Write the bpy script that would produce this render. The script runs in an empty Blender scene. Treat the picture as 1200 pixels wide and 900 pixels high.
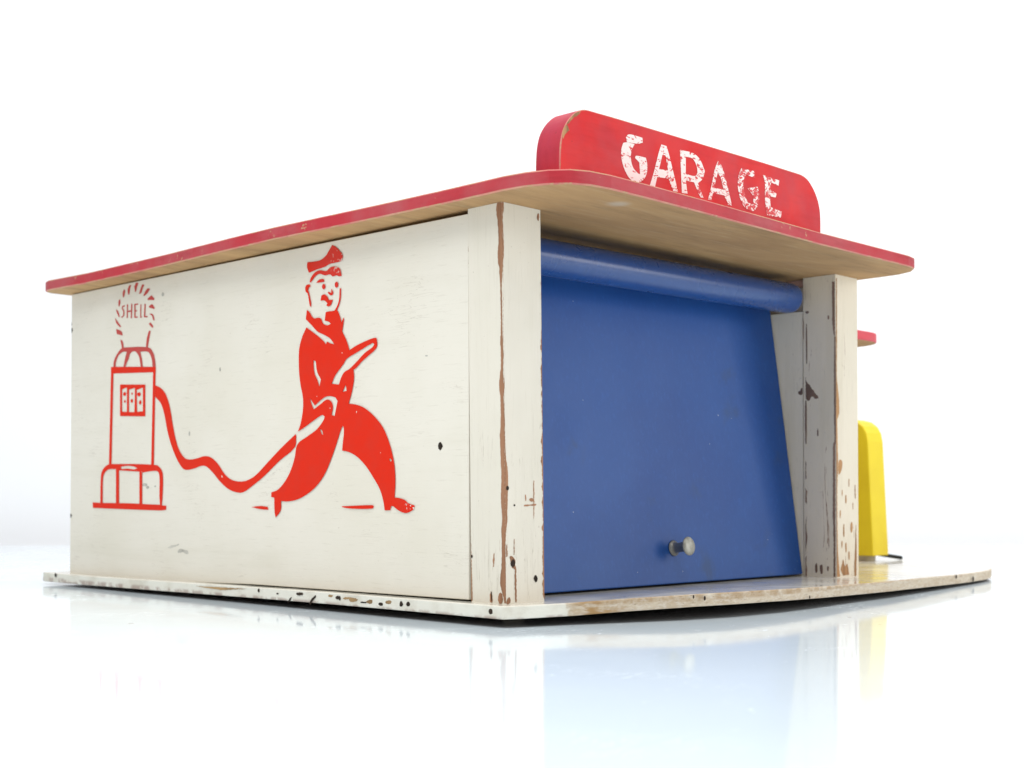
# A worn wooden toy garage on a glossy white table.  All shapes in millimetres, scaled to metres by MM.
import bpy, bmesh, math, random
from mathutils import Vector, Matrix

MM = 0.001
C = bpy.context.scene.collection
PUMP_ART = [
[[[257.11,137.02],[256.03,135.95],[257.07,133.18],[258.29,133.03],[258.42,135.38]]],
[[[252.1,138.39],[250.52,138.08],[251.55,136.56],[252.15,133.9],[253.37,133.89],[253.82,136.39]]],
[[[246.35,138.85],[244.01,138.46],[245.29,136.43],[246.05,134.62],[247.08,134.46],[247.79,137.25]]],
[[[240.65,137.42],[238.5,137.05],[240.12,135.34],[241.38,133.45],[243.44,133.13],[242.17,135.29]]],
[[[235.52,134.98],[233.39,134.49],[235.5,132.97],[238.29,131.79],[239.57,131.92],[237.55,133.99]]],
[[[232.2,131.42],[229.67,129.7],[229.67,128.9],[235.47,129.49],[235.73,130.18]]],
[[[231.41,127.08],[229.13,125.12],[229.63,124.64],[231.89,125.26],[234.67,125.93],[233.92,126.66]]],
[[[234.14,122.94],[230.86,122.36],[229.33,119.83],[229.57,119.19],[230.83,119.97],[231.6,121.63]]],
[[[233.09,118.84],[230.56,117.01],[230.54,115.95],[232.31,116.64],[234.35,118.15]]],
[[[261.07,132.63],[260.51,130.92],[261.56,128.82],[262.27,129.44],[262.4,131.66]]],
[[[264.24,127.98],[262.34,126.42],[261.08,123.96],[262.05,124.05],[264.51,127.18]]],
[[[265.55,123.96],[262.56,121.48],[259.85,119.31],[260.38,118.67],[264.44,121.37]]],
[[[264.48,118.39],[259.29,116.74],[258.09,114.68],[263.71,115.83]]],
[[[260.42,112.91],[258.06,111.81],[257.15,108.5],[258.91,108.64],[259.82,111.35]]],
[[[234.25,115.06],[232.72,114.7],[233.8,111.49],[235.29,106.84],[236.96,106.97],[236.03,111.68]]],
[[[256.47,129.13],[258.78,128.98],[259.34,127.85],[257.83,126.21],[257.89,124.32],[259.89,123.79],[259.18,123.24],[256.79,124.01],[256.68,126.21],[258.2,127.87],[257.92,128.48],[256.15,128.52]]],
[[[254.37,129.38],[254.58,122.74],[253.52,122.63],[253.31,129.27]]],
[[[250.41,129.27],[250.78,122.31],[249.73,122.2],[249.37,129.14]]],
[[[253.4,125.45],[250.38,125.46],[250.64,126.18],[253.66,126.18]]],
[[[247.6,128.89],[247.53,122.23],[246.39,122.13],[246.45,128.77]]],
[[[246.41,128.22],[244.02,128.13],[244.16,128.74],[246.55,128.82]]],
[[[246.45,125.15],[245.09,125.02],[245.09,125.62],[246.45,125.75]]],
[[[246.37,122.1],[244.34,121.99],[244.43,122.6],[246.46,122.7]]],
[[[242.02,128.13],[242.17,121.78],[241.3,121.69],[241.14,128.04]]],
[[[241.6,121.81],[240.53,121.71],[240.53,122.2],[241.6,122.29]]],
[[[238.29,127.95],[238.77,121.73],[237.65,121.6],[237.17,127.81]]],
[[[237.62,121.51],[235.52,121.4],[235.61,121.99],[237.71,122.11]]],
[[[266.8,99.59],[266.39,102.75],[263.6,105.96],[259.2,108.51],[254.82,108.7],[233.76,106.94],[229.99,103.88],[228.44,100.12],[228,97.03]],[[264.72,100.05],[264.01,102.96],[261.38,105.65],[257.42,106.79],[254.21,106.55],[255.78,103.52],[257.34,99.56]],[[255.45,99.44],[253.73,101.72],[252.29,103.27],[251.44,105.08],[249.01,106.24],[246.14,106.03],[242.98,103.35],[241.38,98.5]],[[241.87,105.71],[234.57,104.95],[231.76,101.81],[230.76,97.79],[239.54,98.38],[240.43,102.43]]],
[[[269.05,100.27],[228,97.54],[227.98,95.13],[269.01,97.07]]],
[[[269.02,97.6],[266.63,97.45],[268.06,52.43],[270.46,52.47]]],
[[[230.32,95.5],[228.12,95.36],[229.22,51.67],[231.56,51.71]]],
[[[260.33,91.19],[237.21,89.86],[237.07,74.93],[260.17,76.03]],[[258.4,88.82],[253.89,89.47],[253.76,77.78],[258.28,77.98]],[[251.99,88.32],[246.54,88.84],[246.85,77.33],[251.88,77.55]],[[244.96,87.78],[239.31,88.65],[239.19,77.37],[244.42,77.38]]],
[[[254.58,86.36],[255.12,85.69],[256.35,85.58],[257.35,86.11],[257.36,86.9],[256.37,87.33],[255.13,87.09]]],
[[[254.98,82.78],[255.25,82.27],[255.86,82.17],[256.36,82.56],[256.37,83.14],[255.87,83.49],[255.26,83.32]]],
[[[248.37,86.18],[248.64,85.79],[249.24,85.72],[249.73,86.03],[249.74,86.48],[249.25,86.74],[248.64,86.61]]],
[[[248.19,82.75],[248.62,82.07],[249.59,81.95],[250.37,82.47],[250.38,83.25],[249.6,83.69],[248.63,83.47]]],
[[[241.11,85.5],[241.74,84.79],[243.17,84.67],[244.34,85.26],[244.34,86.09],[243.19,86.55],[241.75,86.29]]],
[[[240.5,81.64],[240.92,80.85],[241.87,80.69],[242.65,81.29],[242.66,82.19],[241.89,82.71],[240.94,82.46]]],
[[[278.58,33.58],[278.27,46.46],[276.79,50.12],[271.97,52.65],[267.47,53.03],[227.43,51.94],[223.06,50.13],[221.28,47.37],[221.33,38.72],[222.09,32.81]],[[276.3,34.05],[275.99,46.44],[274.2,49.09],[270.44,50.49],[263.73,50.55],[263.55,34.1]],[[260.6,34.03],[260.77,49.91],[242.01,49.07],[241.86,33.74]],[[239.32,33.75],[239.47,48.6],[226.72,49.17],[224.39,47.4],[224.16,37.28],[223.58,33.52]],[[259.17,51.62],[252.76,51.97],[247.01,51.51],[243.87,50.72],[247,50.17],[252.75,50.62],[258.57,50.41]]],
[[[286.14,34.4],[277.82,34.2],[246.83,34.01],[218.32,33.12],[218.3,31.18],[224.51,30.92],[285.79,31.7]]],
[[[228.24,89],[223.31,87.38],[218.86,83.98],[215.44,77.93],[212.16,67.65],[208.5,59.77],[203.48,55.01],[198.55,53.92],[192.3,54.41],[186.82,55.21],[181.41,54.42],[176.04,51.48],[170.73,46.94],[165.5,44.52],[159.07,43.73],[154,44.21],[147.77,46.32],[139.2,51.59],[129.63,57.43],[119.69,62.9],[119.34,61.71],[120.24,57.54],[130.79,52.15],[141.61,45.9],[148.99,42.36],[156.5,39.27],[161.6,39.13],[168.07,40.62],[174.66,44],[180.01,47.79],[185.43,50.65],[189.52,50.94],[195.03,49.88],[202.73,49.45],[207.01,51.98],[211.35,56.72],[215.01,62.27],[217.69,67.84],[220.24,75],[223.24,80.26],[228.19,83.68]]]]
MAN_ART = [
[[[150.8,32.88],[143.98,33.35],[139.1,33.02],[138.36,31.89],[142.75,31.93]]],
[[[112.35,113],[110.47,111.88],[109.19,110.31],[107.5,109.12],[105.23,109.17],[103.05,108.61],[101.63,106.53],[98.73,105.55],[96.68,105.99],[97.91,106.86],[100.56,107.61],[99.99,110.89],[97.93,111.05],[95.06,110.93],[93.02,111.35],[91.8,110.11],[90.18,106.92],[89.77,105.88],[88.81,107.71],[88.25,107.25],[89.12,103.29],[89.35,102.41],[86.94,98.91],[85.09,95.25],[85.01,94.54],[80.98,95.93],[75.51,97.25],[70.13,98.15],[68.45,98.01],[67.99,95.17],[69.35,93.56],[73.18,91.63],[77.05,89.67],[81.34,86.98],[82.29,86.94],[81.96,83.52],[83.13,78.59],[85.25,73.69],[80.9,73.09],[76.21,71.78],[71.58,69.35],[67,65.98],[63.97,62.94],[61.32,58.71],[59.23,54.07],[57.74,48.9],[57.23,42.47],[57.71,37.01],[55.26,36.82],[51.85,36.06],[50.4,35.11],[48.48,34.48],[46.28,34.05],[46.75,32.59],[50.4,31.29],[53.3,31.46],[56.23,32.52],[58.19,33.6],[59.67,33.79],[60.16,32.17],[63.44,32.15],[64.15,35.38],[66.17,39.93],[69.72,44.18],[74.34,48.82],[79.53,52.54],[84.79,54.65],[89.26,55.42],[88.85,58.76],[88.22,62.1],[88.33,64.25],[88.87,65.14],[90.15,63.5],[92.82,58.2],[96.6,51.53],[100.41,46.16],[105.38,41.76],[110.99,38.69],[117.83,36.27],[124.79,35.35],[129.51,35.47],[129.73,31.66],[133.29,28.66],[134.02,30.92],[134.29,36.95],[136.46,37.16],[136.35,39.08],[131.91,40.14],[127.19,43.29],[123.1,47.81],[120.22,53.35],[118.51,58.54],[112.23,61.49],[105.48,64.37],[101.05,67.97],[100.51,69.31],[102.17,69.92],[107.74,67.88],[113.39,65.54],[118.19,63.76],[116.25,67.17],[114.79,72.67],[114.81,77.53],[116.33,82.48],[117.39,87.77],[117.68,94.59],[117.09,98.73],[115.13,102.75],[112.58,105.92],[105.37,102.01],[101.6,99.65],[99.69,98.06],[99.12,99.14],[97.06,98.27],[94.44,97.65],[97.06,100.15],[101.2,102.03],[105.37,103.66],[109.6,106.87],[113.02,109.26]],[[107.85,92.22],[106.33,91.71],[105.47,87.52],[102.95,84.28],[103.94,81.36],[105.12,83.9],[106.98,86.59],[107.66,89.21]],[[70.51,96.36],[69.74,95.66],[70.88,94.66],[75.5,92.79],[80.17,89.89],[84.9,87.21],[88.09,86.16],[90.09,84.01],[91.45,81.47],[96.01,82.09],[93.74,85.25],[88.5,89.46],[86.51,91.33],[80.18,93.38],[73.96,95.39]],[[87.11,81.17],[86.54,78.77],[89.11,78.46]],[[110.06,77.05],[106.92,73.95],[101.09,76.75],[97.79,77.24],[93.7,76.53],[92.24,75.04],[93.04,72.54],[94.08,69.2],[95.96,69.63],[95.16,73.15],[96.55,75.25],[99.43,75.9],[103.16,74.29],[107.59,72.43],[109.46,75.36]],[[103.48,64.37],[102.14,63.77],[101.36,61.84],[102.36,62.42]],[[60.8,51.53],[60.01,51.77],[59.42,50.98],[60.01,50.35]]],
[[[95.98,137.29],[93.53,136.21],[91.08,134.38],[89.22,132.37],[89.45,130.37],[92.28,129.96],[97.18,129.93],[100.48,129.15],[105.48,128.71],[110.97,127.94],[112.26,130.28],[112.1,132.35],[108.02,132.11],[103.4,132.22],[100.08,133.46],[98.03,135.25]]],
[[[110.53,124.1],[109.69,125.82],[107.16,127.61],[103.8,128.15],[99.64,127.36],[97.18,128.5],[93.9,128.52],[91.06,127.27],[89.84,124.34],[91.45,124.27],[93.08,124.87],[95.52,124.74],[97.16,125.69],[100.46,125.71],[103.8,126.7],[106.31,126.22],[108.41,124.9],[109.68,123.85]]],
[[[106.3,123.37],[104.21,124.43],[101.29,124.36],[100.87,123.19],[103.78,123.2]]],
[[[100.2,121.16],[100.4,120.55],[100.94,120.22],[101.61,120.29],[102.15,120.74],[102.36,121.4],[102.15,122.01],[101.61,122.34],[100.95,122.27],[100.41,121.82]]],
[[[91.92,121.03],[92.14,120.37],[92.71,120],[93.41,120.08],[93.98,120.57],[94.2,121.28],[93.99,121.94],[93.42,122.3],[92.71,122.23],[92.14,121.74]]],
[[[96.32,119.98],[95.09,118.32],[95.49,117.34],[97.13,117.41],[98.78,118.71],[98.12,118.89],[96.48,118.21]]],
[[[100.85,118.15],[98.78,116.91],[97.95,115.55],[95.32,115.44],[96.71,113.38],[98.35,113.03],[99.59,113.67],[98.77,114.35],[100.84,115.69],[103.33,115.84],[102.76,117.84]]],
[[[112.66,123.13],[110.52,123.21],[109.84,122.2],[110.94,122.06],[111.54,120.83],[110.93,119.72],[109.64,115.96],[109.46,113.97],[110.32,114.46],[111.79,119.55],[113.07,120.47],[113.51,122.08]]],
[[[91.03,119.67],[90.22,119.33],[90.37,115.54],[91.57,112.63],[93.02,110.99],[94.49,110.78],[92.62,112.73],[91.42,115.14]]],
[[[89.5,33.5],[70.71,34.06],[69.79,33.54],[70.6,32.75],[83.66,32.67],[88.97,33.17]]]]
SIGN_ART = [
[[[31.24,163.77],[33.38,164.23],[39.28,164.19],[39.45,162.55],[36.83,161.67],[30.81,161.11],[30.13,162.63]]],
[[[30.8,161.05],[34.93,161.16],[33.19,158.52],[32.93,155.17],[34.21,152.64],[36.8,151.15],[37.93,151.06],[37.51,155.15],[35.08,156.38],[35.78,157.22],[41.19,157.46],[41.97,155.09],[41.61,151.96],[39.84,149.44],[36.79,147.99],[33.33,148.08],[30.35,150.05],[28.07,153.76],[27.57,157.5],[28.68,160.44]]],
[[[49.95,163.82],[53.03,163.82],[54.84,160.18],[59.68,148.33],[56.9,148.11],[54.17,152.22],[47.56,151.68],[46.29,147.87],[43.27,147.77],[45.6,152.92],[48.31,160.14]],[[50.66,160.28],[52.38,160.3],[53.91,155.18],[48.65,154.68]]],
[[[60.95,163.85],[68.68,164.09],[72.99,162.53],[76.07,158.68],[74.6,155.51],[71.69,153.39],[75.14,148.58],[73.21,148.57],[69.39,153.36],[64.37,153.23],[65.39,148.49],[62.01,148.24],[61.57,155.06]],[[64.41,162],[68.67,161.94],[71.05,159.57],[71.52,157.32],[70.08,155.8],[64.38,155.65]]],
[[[84.27,163.94],[86.26,162.8],[88.75,159.06],[93.25,148.42],[90.7,148.33],[88.2,151.52],[81.03,151.27],[80.03,148.46],[77.97,148.32],[80.25,154.09],[82.26,160.33]],[[84.24,159.78],[86.22,157.15],[88.01,153.57],[81.83,153.35]]],
[[[99.51,163.78],[107.92,164.12],[108.64,161.49],[102.63,161.88],[100.73,158.65],[101.54,154.54],[103.61,151.21],[107.3,150.87],[107.64,154.28],[103.64,156.7],[110.54,158.43],[111.48,154.27],[109.42,149.66],[105.69,148.18],[100.47,149.82],[97.39,155.08],[97.42,159.91]]],
[[[114.12,163.64],[125.52,163.37],[125.06,161.1],[119.77,161.67],[118.98,158.86],[123.59,157.73],[123.03,156.08],[118.85,156.05],[119.37,151.78],[127.21,151.09],[126.53,148.67],[116.94,148.19],[115.57,153.68],[115.4,161.07]]]]
MARKS = {
'wall_dark': [[[31.22,55.61],[31.89,54.53],[32.57,54.14],[33.45,54.71],[33.78,55.68],[33.38,56.7],[32.57,57.29],[31.78,56.69]],[[308.41,124.58],[308.9,123.41],[309.75,122.78],[310.64,123.67],[311.29,124.83],[310.62,126.08],[309.8,126.21],[308.86,125.64]],[[307.58,121.47],[308.17,120.76],[308.83,120.12],[309.54,120.83],[310.05,121.69],[309.56,122.67],[308.86,122.86],[307.94,122.43]],[[307.07,27.78],[308.07,26.84],[309.39,26.41],[311.09,26.94],[311.39,27.74],[311.1,28.49],[309.43,28.94],[308.2,28.55]]],
'wall_grey': [[[235.22,42.86],[235.41,42.26],[237.15,42.14],[239,42.29],[239.78,42.89],[239.01,43.42],[237.16,43.63],[235.37,43.39]],[[233.53,41.66],[233.84,41.11],[234.86,40.87],[235.95,41.17],[236.1,41.67],[236.1,42.16],[234.87,42.4],[233.89,42.24]],[[227.31,42.03],[227.52,41.8],[228.08,41.63],[228.69,41.77],[228.91,42.03],[228.81,42.32],[228.09,42.4],[227.5,42.26]],[[216.76,14.23],[209.55,15.58],[207.4,15.63],[214.58,13.74]],[[208.81,12.5],[203.83,13.41],[199.6,12],[204.53,12.24]],[[198.76,65.66],[198.78,64.93],[199.33,64.41],[199.75,64.78],[199.93,65.7],[199.78,66.41],[199.35,66.85],[198.94,66.45]],[[174.33,92.88],[174.49,92.14],[175.01,92.02],[175.52,92.36],[175.68,92.96],[175.43,93.64],[175.02,93.99],[174.62,93.45]],[[39.41,89.1],[39.59,88.89],[40.04,88.86],[40.59,88.96],[40.82,89.2],[40.58,89.43],[40.04,89.41],[39.48,89.35]],[[221.1,130.67],[221.59,129.92],[222.22,129.78],[223.06,130.1],[223.31,130.9],[222.87,131.66],[222.24,131.79],[221.37,131.38]]],
'post_left_strip': [[[2.32,140.19],[2.98,138.49],[2.88,136.38],[2.4,133.92],[2.18,131.49],[2.05,128.78],[1.96,126.08],[2.28,123.73],[2.44,121.36],[2.39,119.26],[1.78,117.39],[1.72,115.3],[1.49,113.48],[1.36,111.08],[1.28,107.79],[1.21,103.31],[1.21,97.35],[1.34,93.79],[1.62,91.43],[1.35,86.95],[1.4,82.49],[1.95,79.54],[2.32,76.59],[2.23,74.2],[1.75,72.09],[1.69,67.63],[1.75,63.17],[2.23,58.73],[2.1,55.76],[1.99,51.3],[1.86,48.33],[1.72,46.25],[1.71,43.87],[1.9,39.42],[2.04,34.97],[1.66,32.01],[1.45,29.05],[2.04,25.48],[1.8,21.64],[1.86,17.19],[2.09,12.75],[2.59,9.76],[2.84,6.79],[2.03,4.46],[1.22,2.43],[0.83,0.39],[0,0.43],[0,2.5],[0,4.56],[0,6.92],[0,9.87],[0,12.82],[0,17.25],[0,21.68],[0,25.52],[0,29.07],[0,32.02],[0,34.98],[0,39.42],[0,43.86],[0,46.22],[0,48.3],[0,51.26],[0,55.7],[0,58.66],[0,63.11],[0,67.56],[0.2,72.02],[0,74.08],[0,76.46],[0.27,79.44],[0.32,82.41],[0.09,86.85],[0.28,91.33],[0.42,93.72],[0.45,97.29],[0.5,103.24],[0.52,107.71],[0.6,111],[0.4,113.36],[0.21,115.12],[0,117.18],[0,118.97],[0,121.06],[0,123.44],[0,125.82],[0,128.51],[0,131.19],[0,133.57],[0,135.96],[0,138.05],[0,139.84]]],
'post_front_strip': [[[0.63,139.93],[0.81,138.17],[0.36,136.01],[0.04,133.58],[0.3,131.23],[0.39,128.56],[0.56,125.9],[0.62,123.52],[0.46,121.11],[0.13,118.99],[0.11,117.2],[-0,115.1],[-0,113.31],[-0,110.93],[-0,107.66],[-0,103.2],[0,97.25],[-0,93.68],[-0,91.3],[-0,86.85],[-0,82.39],[-0,79.42],[0.32,76.47],[0.08,74.09],[-0,72],[0.07,67.56],[0.18,63.12],[0.2,58.67],[0.33,55.71],[0.52,51.27],[1.07,48.31],[1.47,46.24],[1.52,43.87],[1.37,39.42],[1.14,34.98],[0.98,32.02],[1.06,29.05],[0.34,25.51],[-0,21.68],[0.02,17.25],[0,12.82],[0.13,9.87],[0.26,6.91],[0.48,4.54],[0.7,2.46],[0.93,0.38]]],
'post_front_wood': [[[4.1,22.47],[4.4,22.47],[4.24,17.12],[3.94,17.13]],[[4.4,12.95],[5.03,12.93],[5.16,6.68],[5.2,0.44],[4.56,0.47],[4.29,5.24]],[[1.9,16.6],[2.75,16.87],[4.85,15.32],[4.38,11.77],[2.7,13.02]],[[14.31,43.08],[14.66,43.08],[14.59,31.9],[14.29,29.18],[14.11,34.92]],[[9.41,34.34],[15.51,34.76],[15.5,34.31],[9.4,33.92]],[[12.04,36.44],[13.78,36.73],[14.21,35.83],[12.46,35.71]],[[9.89,37.94],[10.32,37.94],[10.51,36.14],[10.08,35.84]],[[0.27,20.2],[0.7,20.78],[0.77,16.64],[0.22,16.65]],[[1.29,2.43],[2.12,1.5],[1.68,0.34],[0,0.43]],[[17.44,137.32],[18.35,138.68],[18.59,136.88],[18,135.87]]],
'post_front_edge': [[[19.12,114.27],[19.35,112.46],[19.41,110.63],[19.09,108.76],[19.37,106.95],[19.35,105.11],[19.4,103.28],[19.3,101.43],[19.4,99.6],[19.32,97.76],[19.16,95.91],[18.95,94.06],[18.95,92.23],[18.53,90.36],[19.36,88.59],[19.18,86.74],[19.1,84.9],[18.6,83.04],[18.88,81.22],[18.82,79.39],[18.77,77.55],[19.25,75.75],[18.61,73.88],[19.23,72.08],[18.83,70.23],[18.99,68.41],[19.03,66.58],[19.25,64.76],[18.95,62.92],[19.21,61.1],[18.95,59.26],[18.34,57.42],[18.7,55.6],[19,53.78],[18.91,51.95],[18.19,50.11],[18.84,48.29],[18.79,46.46],[18.73,44.64],[19.22,42.82],[18.48,40.98],[18.96,39.16],[19.1,37.34],[18.41,35.51],[18.97,33.68],[18.97,31.86],[18.83,30.04],[19.24,28.21],[18.15,26.4],[19.12,24.56],[18.74,22.74],[18.82,20.92],[18.69,19.1],[18.68,17.28],[18.49,15.46],[18.67,13.64],[18.8,11.81],[18.3,10.01],[18.92,8.16],[18.26,6.37],[18.69,4.53],[18.54,2.72],[19.1,0.87],[19.56,0.85],[19.56,2.67],[19.56,4.49],[19.57,6.31],[19.57,8.13],[19.58,9.96],[19.58,11.78],[19.58,13.6],[19.59,15.43],[19.59,17.25],[19.59,19.08],[19.6,20.9],[19.6,22.73],[19.61,24.55],[19.61,26.38],[19.61,28.2],[19.62,30.03],[19.62,31.85],[19.62,33.68],[19.63,35.51],[19.63,37.33],[19.64,39.16],[19.64,40.99],[19.64,42.82],[19.65,44.65],[19.65,46.48],[19.66,48.3],[19.66,50.13],[19.66,51.96],[19.67,53.79],[19.67,55.62],[19.67,57.45],[19.68,59.28],[19.68,61.12],[19.69,62.95],[19.69,64.78],[19.69,66.61],[19.7,68.44],[19.7,70.28],[19.71,72.11],[19.71,73.94],[19.71,75.78],[19.72,77.61],[19.72,79.44],[19.72,81.28],[19.73,83.11],[19.73,84.95],[19.74,86.78],[19.74,88.62],[19.74,90.45],[19.75,92.29],[19.75,94.13],[19.75,95.96],[19.76,97.8],[19.76,99.64],[19.77,101.48],[19.77,103.31],[19.77,105.15],[19.78,106.99],[19.78,108.83],[19.79,110.67],[19.79,112.51],[19.79,114.35]]],
'post_front_dark': [[[4.64,14.13],[4.19,13.2],[3.42,12.74],[2.54,13.29],[2.24,14.22],[2.67,15.01],[3.46,15.62],[4.08,15.22]],[[1.87,40.31],[1.52,39.59],[1.08,39.58],[0.53,39.67],[0.43,40.31],[0.64,40.91],[1.1,41.07],[1.62,40.89]],[[15.88,8.29],[15.58,7.33],[14.8,6.96],[14.24,7.65],[13.81,8.38],[14.24,9.14],[14.84,9.61],[15.57,9.04]],[[4.92,34.36],[4.82,34.11],[4.47,33.96],[4.15,34.11],[4.02,34.37],[4.23,34.66],[4.48,34.68],[4.78,34.57]]],
'post_left_wood': [[[17.59,128.43],[17.18,126.24],[17.23,122.58],[17.65,114.08],[17.88,120.21]],[[17.53,31.88],[17.25,19.76],[16.79,4.64],[16.63,0.72],[17.51,-0.23],[17.85,7.62],[17.83,22.78]],[[7.52,4.19],[6.69,3.04],[6.72,0.36],[7.78,0.6]],[[3.73,2.89],[2.04,3.87],[1.66,0.64],[3.35,0.25]],[[6.09,16.47],[5.43,17.68],[5.71,12.91],[6.13,12.89]]],
'post_left_dark': [[[17.91,97.31],[17.6,97.28],[17.55,81.12],[17.95,81.15]],[[18.06,68.97],[17.8,68.96],[17.73,44.02],[18.08,44.03]],[[16.36,16.15],[16.58,15.7],[16.87,15.5],[17.16,15.77],[17.26,16.12],[17.14,16.49],[16.85,16.83],[16.58,16.55]],[[7.36,3.9],[6.93,3.92],[6.89,0.95],[7.23,0.93]]],
'rpost_front_wood': [[[217.8,138.19],[218.55,138.27],[218.42,108.98],[217.97,93.15],[219.81,82.99],[220.04,75.89],[218.23,72.65],[218.79,53.75],[217.9,38],[218.05,22.28],[218.38,10.48],[220.14,0.2],[216.43,0.36],[217.16,69.46]],[[219.53,53.77],[222.52,53.42],[221.43,49.06],[219.18,47.45]],[[224.92,37.21],[225.68,38],[226.1,34.83],[225.19,34.04]],[[228.02,45.16],[228.48,45.56],[228.6,41.98],[227.99,41.98]],[[234.38,23.99],[233.51,14.01],[232.61,0.47],[234.45,0.39]],[[220.54,3.33],[222.83,8.37],[224.3,4.76],[226.58,6.26],[228.04,1.05],[222.76,0.48]],[[229.48,24.06],[230.87,25.24],[231.13,21.25],[229.75,20.48]],[[222.98,22.98],[223.74,24.55],[223.99,19.01],[223.08,18.63]],[[224.7,15.03],[225.61,15.8],[225.88,11.83],[225.12,11.46]],[[233.33,42.01],[233.96,42.81],[234.2,36.4],[233.58,36.4]],[[220.05,30.12],[220.81,30.9],[220.78,27.75],[220.18,27.36]],[[221.94,39.98],[222.39,40.37],[222.52,38],[222.07,37.61]],[[231.41,34.01],[231.88,34.41],[232,31.61],[231.54,31.22]],[[227.37,10.2],[228.15,11.77],[228.57,8.18],[227.96,7.8]],[[221.41,16.3],[222.17,16.68],[222.14,13.92],[221.54,13.54]]],
'rpost_inner_wood': [[[1.77,136.75],[0.42,136.6],[0.3,110.89],[1.01,112.13],[1.7,116.94]],[[16.07,93.31],[15.71,91.28],[14.79,90.42],[13.41,88.74],[12.73,87.5],[12.04,87.07],[10.91,85.41],[9.77,84.55],[9.14,82.93],[11.15,82.79],[12.06,83.87],[12.98,83.92],[13.91,82.37],[15.07,82.02],[16.12,83.68]],[[1.61,61.64],[0.39,63.18],[0.75,0.29],[1.73,0.25],[1.56,14.4],[1.92,30.13]],[[0.75,110.93],[-0.15,110.85],[0.13,61.6],[0.85,61.62]],[[4.11,121.12],[3.43,121.06],[3.4,119.47],[4.03,119.53]]],
'rpost_inner_dark': [[[11.34,5.41],[10.42,6.23],[10.21,2.27],[11.13,1.84]],[[8.83,5.1],[7.47,5.54],[7.49,1.59],[8.39,1.55]],[[4.98,4.84],[4.08,4.88],[4.32,2.9],[4.86,2.88]],[[14.04,123.65],[14.38,123.28],[15.08,123.03],[15.82,123.32],[16.09,123.84],[15.83,124.19],[15.07,124.3],[14.36,124.2]],[[9.21,67.01],[9.3,65.65],[9.64,65.15],[9.97,65.71],[10.03,67.04],[9.92,68.28],[9.62,69.06],[9.3,68.22]],[[15.66,118.18],[15.2,118.14],[15.2,99.67],[15.67,99.7]],[[16.32,82.08],[15.53,82.04],[15.73,62.02],[16.33,62.03]],[[16.37,54.02],[15.82,52.81],[16.11,49.61],[15.67,46.01],[16.42,45.21]],[[16.44,41.21],[15.34,39.61],[15.81,37.21],[15.55,34.01],[16.47,34.81]],[[16.53,23.61],[15.86,28.41],[16.07,22.81],[15.45,18.03],[16.12,13.62],[16.51,10.02]],[[16.61,8.42],[15.95,10.03],[16.16,5.64],[15.62,2.86],[16.01,-0.35],[16.66,-0.37]]],
'guide_wood': [[[16.38,88.11],[17.12,87.75],[18.51,88.22],[19.45,87.07],[20.39,86.72],[20.21,85.5],[19,85.03],[17.6,85.76],[16.39,85.7]],[[17.51,13.99],[16.58,14.81],[16.46,1.23],[17.27,6]],[[17.04,50.83],[16.29,51.62],[16.32,45.21],[16.87,46.02]]],
'plate_left_dark': [[[46.81,-2.18],[47.32,-2.89],[47.94,-3.17],[48.74,-3.01],[48.86,-2.29],[48.62,-1.45],[47.94,-1.03],[47.32,-1.48]],[[42.9,-1.96],[43.35,-2.55],[44.13,-2.88],[44.81,-2.68],[45.22,-2.09],[44.84,-1.49],[44.13,-1.03],[43.39,-1.3]],[[312.62,-0.83],[312.77,-1.49],[313.62,-1.98],[314.34,-1.73],[314.83,-0.92],[314.42,-0.18],[313.65,0.2],[312.81,-0.13]],[[137.27,-1.21],[137.39,-1.9],[137.86,-2.02],[138.3,-1.89],[138.7,-1.28],[138.29,-0.66],[137.87,-0.43],[137.35,-0.64]],[[124.02,-1.96],[124.09,-2.18],[124.74,-2.33],[125.27,-2.29],[125.47,-2.03],[125.37,-1.76],[124.75,-1.67],[124.04,-1.73]],[[107.44,-1.3],[107.96,-1.76],[109.78,-2.1],[111.46,-2.05],[112.13,-1.54],[111.56,-1.03],[109.79,-0.76],[108.04,-0.85]],[[103.61,-4.66],[101.95,-2.88],[99.2,-1.39],[99.2,-2.4],[101.4,-3.86],[102.77,-5.63]],[[117.75,-4.74],[116.04,-3.28],[114.89,-2.87],[116.03,-4.65],[117.75,-5.43]],[[83.48,-1.75],[83.9,-2.24],[85.18,-2.45],[86.27,-2.4],[86.85,-1.92],[86.43,-1.48],[85.18,-1.04],[84.28,-1.36]],[[58.28,-2.82],[58.63,-3.33],[59.6,-3.56],[60.53,-3.32],[61.06,-2.97],[60.61,-2.51],[59.61,-2.33],[58.52,-2.41]],[[68,-2.71],[68.03,-2.94],[69.62,-3.08],[70.91,-3.07],[71.61,-2.91],[71.05,-2.65],[69.62,-2.51],[68.18,-2.49]],[[83.58,-1.92],[83.69,-2.71],[84.12,-2.75],[84.52,-2.62],[84.6,-1.97],[84.51,-1.38],[84.13,-0.92],[83.78,-1.26]]],
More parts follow.
